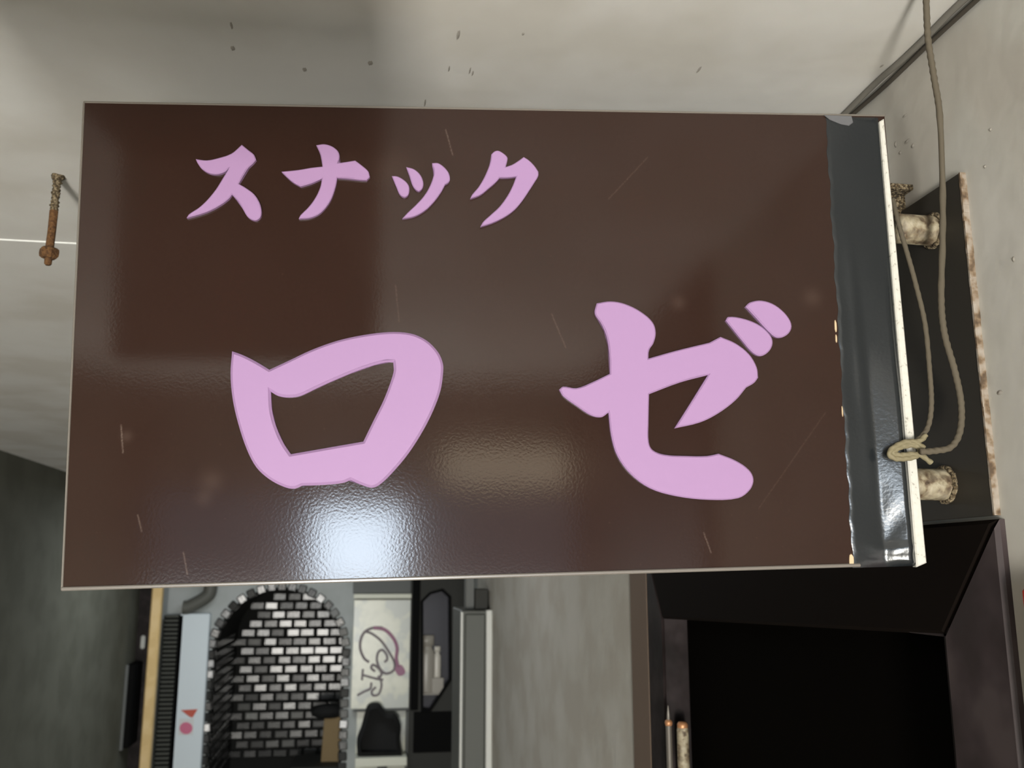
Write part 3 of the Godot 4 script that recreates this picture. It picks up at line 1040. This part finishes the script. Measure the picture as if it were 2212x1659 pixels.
func slab(called: String, m: Material, px: Rect2, z: float, thick: float, parent: Node3D = null, chamfer := 0.004) -> MeshInstance3D:
	# an upright board whose front face at depth z fills a rectangle of the photograph
	# (across, measured at the middle of what shows; up and down, at its middle column)
	var my := (px.position.y + minf(px.end.y, 1680.0)) / 2
	var mx := (px.position.x + px.end.x) / 2
	var a := Vector3(on_z(px.position.x, my, z).x, on_z(mx, px.position.y, z).y, z)
	var b := Vector3(on_z(px.end.x, my, z).x, on_z(mx, px.end.y, z).y, z)
	var st := mb()
	var off := Transform3D(Basis(), -parent.position) if parent else Transform3D()
	box(st, Vector3(minf(a.x, b.x), minf(a.y, b.y), z - thick), Vector3(maxf(a.x, b.x), maxf(a.y, b.y), z), chamfer, off)
	return obj(called, st, m, parent)


func end_fittings() -> void:
	# fluorescent fitting at the far end, and a fill tube added halfway
	var st: SurfaceTool
	for k in [[-6.1, "white fluorescent tube fitting on the ceiling nearest the brick arch, hidden behind the big sign", -0.62], [-3.0, "added fill-light tube fitting on the ceiling midway down the corridor, hidden behind the big sign", -0.2]]:
		var lamp := thing("ceiling_lamp", k[1], "lamp", Vector3(k[2], CEILING_Y, k[0]), "tube fittings on the corridor ceiling")
		st = mb()
		box(st, Vector3(-0.63, -0.045, -0.05), Vector3(0.63, 0, 0.05), 0.004)
		obj("housing", st, M.white_strip, lamp)
		st = mb(true)
		tube(st, PackedVector3Array([Vector3(-0.59, -0.064, 0), Vector3(0, -0.064, 0), Vector3(0.59, -0.064, 0)]), 0.014, 14)
		obj("tube", st, M.tube_glow, lamp)
	# yellow timber upright in the left corner
	var p := on_z(326, 1450, -7.3)
	st = mb()
	box(st, Vector3(p.x - 0.036, 0, -7.38), Vector3(p.x + 0.036, CEILING_Y, -7.3), 0.01)
	var post := obj("timber_post", st, M.yellow_wood)
	tag(post, "yellow wooden post standing in the far left corner beside the louvred shutter", "post")
	st = mb()
	box(st, Vector3(WALL_LEFT - 0.02, 0.0, END_Z - 0.02), Vector3(on_z(327, 1450, -7.6).x, CEILING_Y, -7.6), 0.003)
	struct("trim_3", st, M.dark_wood)
	# louvred shutter
	var l := thing("louvre_shutter", "narrow dark louvred shutter between the yellow post and the white pilaster", "shutter", on_z(365, 1659, -7.6))
	slab("frame", M.black, Rect2(343, 1329, 42, 420), -7.62, 0.07, l)
	st = mb()
	var lo := on_z(347, 1659, -7.6)
	lo.x = on_z(342, 1500, -7.6).x
	var hi := on_z(382, 1330, -7.6)
	hi.x = on_z(374, 1500, -7.6).x
	var y := lo.y - 0.2
	while y < hi.y:
		box(st, Vector3(lo.x, y, -7.625), Vector3(hi.x, y + 0.02, -7.6), 0.004, Transform3D(Basis(), -l.position))
		y += 0.032
	obj("slats", st, M.slat, l).set_meta("kind", "stuff")
	# bent grey duct above it
	var pts := []
	for q in [[455, 1150], [455, 1230], [454, 1275], [444, 1291], [410, 1310], [396, 1312]]:
		pts.append(on_z(q[0], q[1], -7.62))
	st = mb(true)
	tube(st, curve(pts, 6), 0.05, 16)
	tag(obj("duct", st, M.duct_grey), "bent grey duct beside the top of the brick arch, running down to the shutter", "duct")
	# white pilaster with two stickers
	var pil := on_z(380, 1326, -7.62)
	pil.x = on_z(378, 1492, -7.62).x
	var pil2 := on_z(433, 1659, -7.62)
	st = mb()
	box(st, Vector3(pil.x, 0, END_Z - 0.02), Vector3(pil2.x, pil.y, -7.62), 0.006)
	struct("trim_4", st, M.pale_blue_white)
	st = mb()
	var tr := PackedVector2Array()
	for q in [[391, 1534], [427, 1532], [416, 1550], [409, 1548]]:
		var v := on_z(q[0], q[1], -7.618)
		tr.append(Vector2(v.x, v.y))
	extrude(st, tr, [], -7.621, -7.617)
	tag(obj("sticker", st, M.sticker_red), "small red wedge-shaped sticker on the white pilaster", "sticker")
	var s2 := thing("sticker", "round pink sticker with a grey top on the white pilaster, under the red one", "sticker", on_z(402, 1570, -7.618))
	slab("backing", M.paper, Rect2(386, 1552, 32, 36), -7.6185, 0.002, s2, 0.0)
	var disc := PackedVector2Array()
	for i in 18:
		var f := TAU * i / 18
		var v := on_z(402 + 14 * cos(f), 1573 + 13 * sin(f), -7.617)
		disc.append(Vector2(v.x, v.y) - Vector2(s2.position.x, s2.position.y))
	st = mb()
	extrude(st, disc, [], -0.0005, 0.002)
	obj("pink_disc", st, M.sticker_pink, s2)
	# shop panel with script lettering
	var b := thing("script_panel", "pale shop panel with grey and pink script lettering beside the brick arch", "sign", on_z(826, 1659, -7.62))
	slab("header", M.slate_grey, Rect2(764, 1180, 125, 102), -7.64, 0.05, b)
	slab("ledge", M.white_shelf, Rect2(764, 1283, 125, 10), -7.58, 0.09, b)
	slab("sheet", M.sign_sheet, Rect2(761, 1295, 128, 236), -7.62, 0.06, b)
	slab("rail", M.slate_grey, Rect2(764, 1531, 128, 5), -7.6, 0.06, b)
	slab("lower_panel", M.sign_sheet, Rect2(768, 1536, 108, 200), -7.66, 0.03, b)
	slab("side_frame", M.slate_grey, Rect2(876, 1536, 16, 200), -7.61, 0.06, b)
	var strokes := [["script_grey", 0.011, [[797, 1430], [786, 1421], [778, 1400], [780, 1379], [789, 1364], [807, 1356], [826, 1356]]], ["script_grey", 0.010, [[786, 1364], [802, 1368], [823, 1384], [842, 1411], [852, 1432], [850, 1448], [834, 1455], [821, 1445], [814, 1426], [817, 1409], [826, 1404], [835, 1414], [836, 1425], [830, 1430]]], ["script_pink", 0.014, [[807, 1356], [831, 1360], [850, 1379], [858, 1400], [856, 1421], [860, 1440]]], ["script_grey", 0.009, [[784, 1445], [782, 1469]]], ["script_grey", 0.009, [[784, 1458], [813, 1466], [828, 1468]]], ["script_grey", 0.010, [[810, 1450], [802, 1443], [806, 1436], [818, 1444], [824, 1456], [815, 1468]]], ["script_grey", 0.009, [[802, 1474], [800, 1487], [786, 1494], [772, 1502]]], ["script_grey", 0.009, [[816, 1460], [822, 1468], [824, 1482], [818, 1499], [806, 1502], [803, 1493], [812, 1484]]]]
	for k in strokes:
		pts = []
		for q in k[2]:
			pts.append(on_z(q[0], q[1], -7.622) - b.position)
		st = mb(true)
		tube(st, curve(pts, 6), k[1], 8)
		obj("stroke", st, M[k[0]], b)
	var heart := PackedVector2Array()
	for i in 14:
		var f := TAU * i / 14
		var v := on_z(864 + 11 * cos(f) * (1.0 + 0.2 * sin(f * 2.0)), 1448 + 12 * sin(f), -7.617)
		heart.append(Vector2(v.x, v.y) - Vector2(b.position.x, b.position.y))
	st = mb()
	extrude(st, heart, [], -0.002, 0.006, 0.001)
	obj("blot", st, M.script_pink, b)
	# black bag on a white shelf in front of the panel
	var sh := thing("white_shelf", "white shelf under the lettered panel, carrying the black bag", "shelf", on_z(825, 1656, -7.5))
	slab("board", M.white_shelf, Rect2(767, 1637, 112, 19), -7.42, 0.155, sh)
	slab("prop", M.slate_grey, Rect2(815, 1657, 20, 120), -7.5, 0.07, sh)
	var sil := "772,1634c 771,1600 780,1575 788,1545 796,1526 818,1522 828,1533 836,1542 850,1543 860,1552 866,1570 864,1600 869,1634c"
	var ring := PackedVector2Array()
	for v2 in rounded(sil, 1.0):
		var v := on_z(v2.x, v2.y, -7.46)
		ring.append(Vector2(v.x, v.y))
	st = mb()
	extrude(st, ring, [], -7.572, -7.46, 0.03)
	tag(obj("cloth_bag", st, M.bag), "black slumped bag standing on the white shelf", "bag")
	# black door with an eight-sided pane
	var d := Node3D.new()
	d.name = "door_2"
	d.set_meta("kind", "structure")
	add_child(d)
	d.position = on_z(945, 1659, -7.6)
	var oct := PackedVector2Array()
	for q in [[913, 1300], [930, 1283], [955, 1276], [970, 1290], [971, 1468], [928, 1533], [913, 1533]]:
		var v := on_z(q[0], q[1], -7.6)
		oct.append(Vector2(v.x - d.position.x, v.y - d.position.y))
	var a0 := on_z(890, 1180, -7.6) - d.position
	var a1 := on_z(1005, 1860, -7.6) - d.position
	var leaf := PackedVector2Array([Vector2(a0.x, a1.y), Vector2(a1.x, a1.y), Vector2(a1.x, a0.y), Vector2(a0.x, a0.y)])
	st = mb()
	extrude(st, leaf, [oct], -0.06, 0.0, 0.0)
	obj("door_leaf", st, M.charcoal, d)
	st = mb()
	extrude(st, inset(ccw(oct), -0.016), [inset(ccw(oct), 0.004)], -0.03, 0.012, 0.003)
	obj("pane_frame", st, M.black, d)
	st = mb()
	extrude(st, inset(ccw(oct), -0.01), [], -0.09, -0.075)
	obj("pane", st, M.mirror_pane, d)
	slab("upright", M.black, Rect2(890, 1180, 16, 354), -7.58, 0.04, d)
	slab("lower_panel", M.black, Rect2(893, 1537, 100, 88), -7.59, 0.04, d)
	# bottles in the window niche
	for k in [[922, 1497, 0.06, 0.44, "bottle", "squat grey bottle with a broad cap in the eight-sided window"], [944, 1464, 0.028, 0.24, "bottle_pale", "slim pale bottle beside the squat grey one in the eight-sided window"]]:
		var base := on_z(k[0], k[1], -7.645)
		st = mb(true)
		var r: float = k[2]
		var t: float = k[3]
		lathe(st, [[0.0, 0.0], [r * 0.95, 0.0], [r, 0.01], [r, t * 0.66], [r * 0.85, t * 0.72], [r * 0.6, t * 0.78], [r * 0.6, t * 0.82], [r * 0.85, t * 0.83], [r * 0.85, t], [0.0, t]], Transform3D(Basis().scaled(Vector3(1, 1, 0.4)), base), 18)
		tag(obj("bottle", st, M[k[4]]), k[5], "bottle")
	st = mb()
	var n0 := on_z(922, 1497, -7.645)
	# niche shelf under both bottles, part of the door
	box(st, n0 + Vector3(-0.07, -0.012, -0.03) - d.position, n0 + Vector3(0.16, 0.0, 0.03) - d.position, 0.002)
	var n1 := on_z(944, 1464, -7.645)
	box(st, Vector3(n1.x - 0.04, n0.y, n1.z - 0.025) - d.position, Vector3(n1.x + 0.05, n1.y, n1.z + 0.025) - d.position, 0.002)
	obj("niche_shelf", st, M.bottle, d)


func ccw(p: PackedVector2Array) -> PackedVector2Array:
	var q := p.duplicate()
	if Geometry2D.is_polygon_clockwise(q):
		q.reverse()
	return q


func side_fittings() -> void:
	# grey cabinet against the right wall with a white corner strip
	var c := thing("wall_cabinet", "tall grey cabinet with a white corner strip against the far wall beyond the door", "cabinet", on_z(1030, 1659, -4.1))
	slab("body", M.cabinet_grey, Rect2(996, 1319, 60, 700), -4.1, 0.4, c)
	slab("door", M.cabinet_grey, Rect2(1003, 1326, 45, 700), -4.085, 0.02, c, 0.006)
	slab("corner_strip", M.white_strip, Rect2(1050, 1318, 13, 700), -4.07, 0.06, c, 0.004)
	slab("edge_strip", M.white_strip, Rect2(994, 1322, 5, 700), -4.085, 0.03, c, 0.002)
	var j := thing("junction_box", "small dark junction box with a grey conduit on top of the grey cabinet", "junction box", on_z(1040, 1318, -4.2))
	slab("box", M.charcoal, Rect2(1026, 1272, 29, 46), -4.15, 0.1, j)
	slab("conduit", M.slate_grey, Rect2(1006, 1120, 20, 198), -4.18, 0.05, j)
	# black box and switch on the left wall
	var b := thing("wall_box", "flat black box mounted on the dark left wall", "box", on_x(283, 1520, WALL_LEFT))
	var off := Transform3D(Basis(), -b.position)
	var p0 := on_x(273, 1436, WALL_LEFT)
	var p1 := on_x(284, 1598, WALL_LEFT)
	var st := mb()
	box(st, Vector3(WALL_LEFT - 0.002, p1.y, p1.z - 0.12), Vector3(WALL_LEFT + 0.06, p0.y, p0.z), 0.006, off)
	obj("case", st, M.black, b)
	st = mb()
	box(st, Vector3(WALL_LEFT - 0.002, p1.y - 0.015, p0.z - 0.02), Vector3(WALL_LEFT + 0.02, p0.y, p0.z + 0.02), 0.004, off)
	obj("side_flange", st, M.slate_grey, b)
	var s := on_z(309, 1387, -7.6)
	st = mb()
	box(st, s + Vector3(-0.018, -0.05, -0.003), s + Vector3(0.016, 0.05, 0.02), 0.01)
	tag(obj("wall_switch", st, M.white_strip), "small white switch on the dark corner board beside the yellow post", "switch")
	# red box on the near wall
	var r := on_x(2200, 1266, WALL_X - 0.02)
	st = mb()
	box(st, Vector3(WALL_X - 0.02, r.y - 0.34, r.z), Vector3(WALL_X + 0.002, r.y, r.z + 0.2), 0.004)
	tag(obj("alarm_box", st, M.red_paint), "dark red box on the wall at the edge of the picture, beside the door casing", "box")
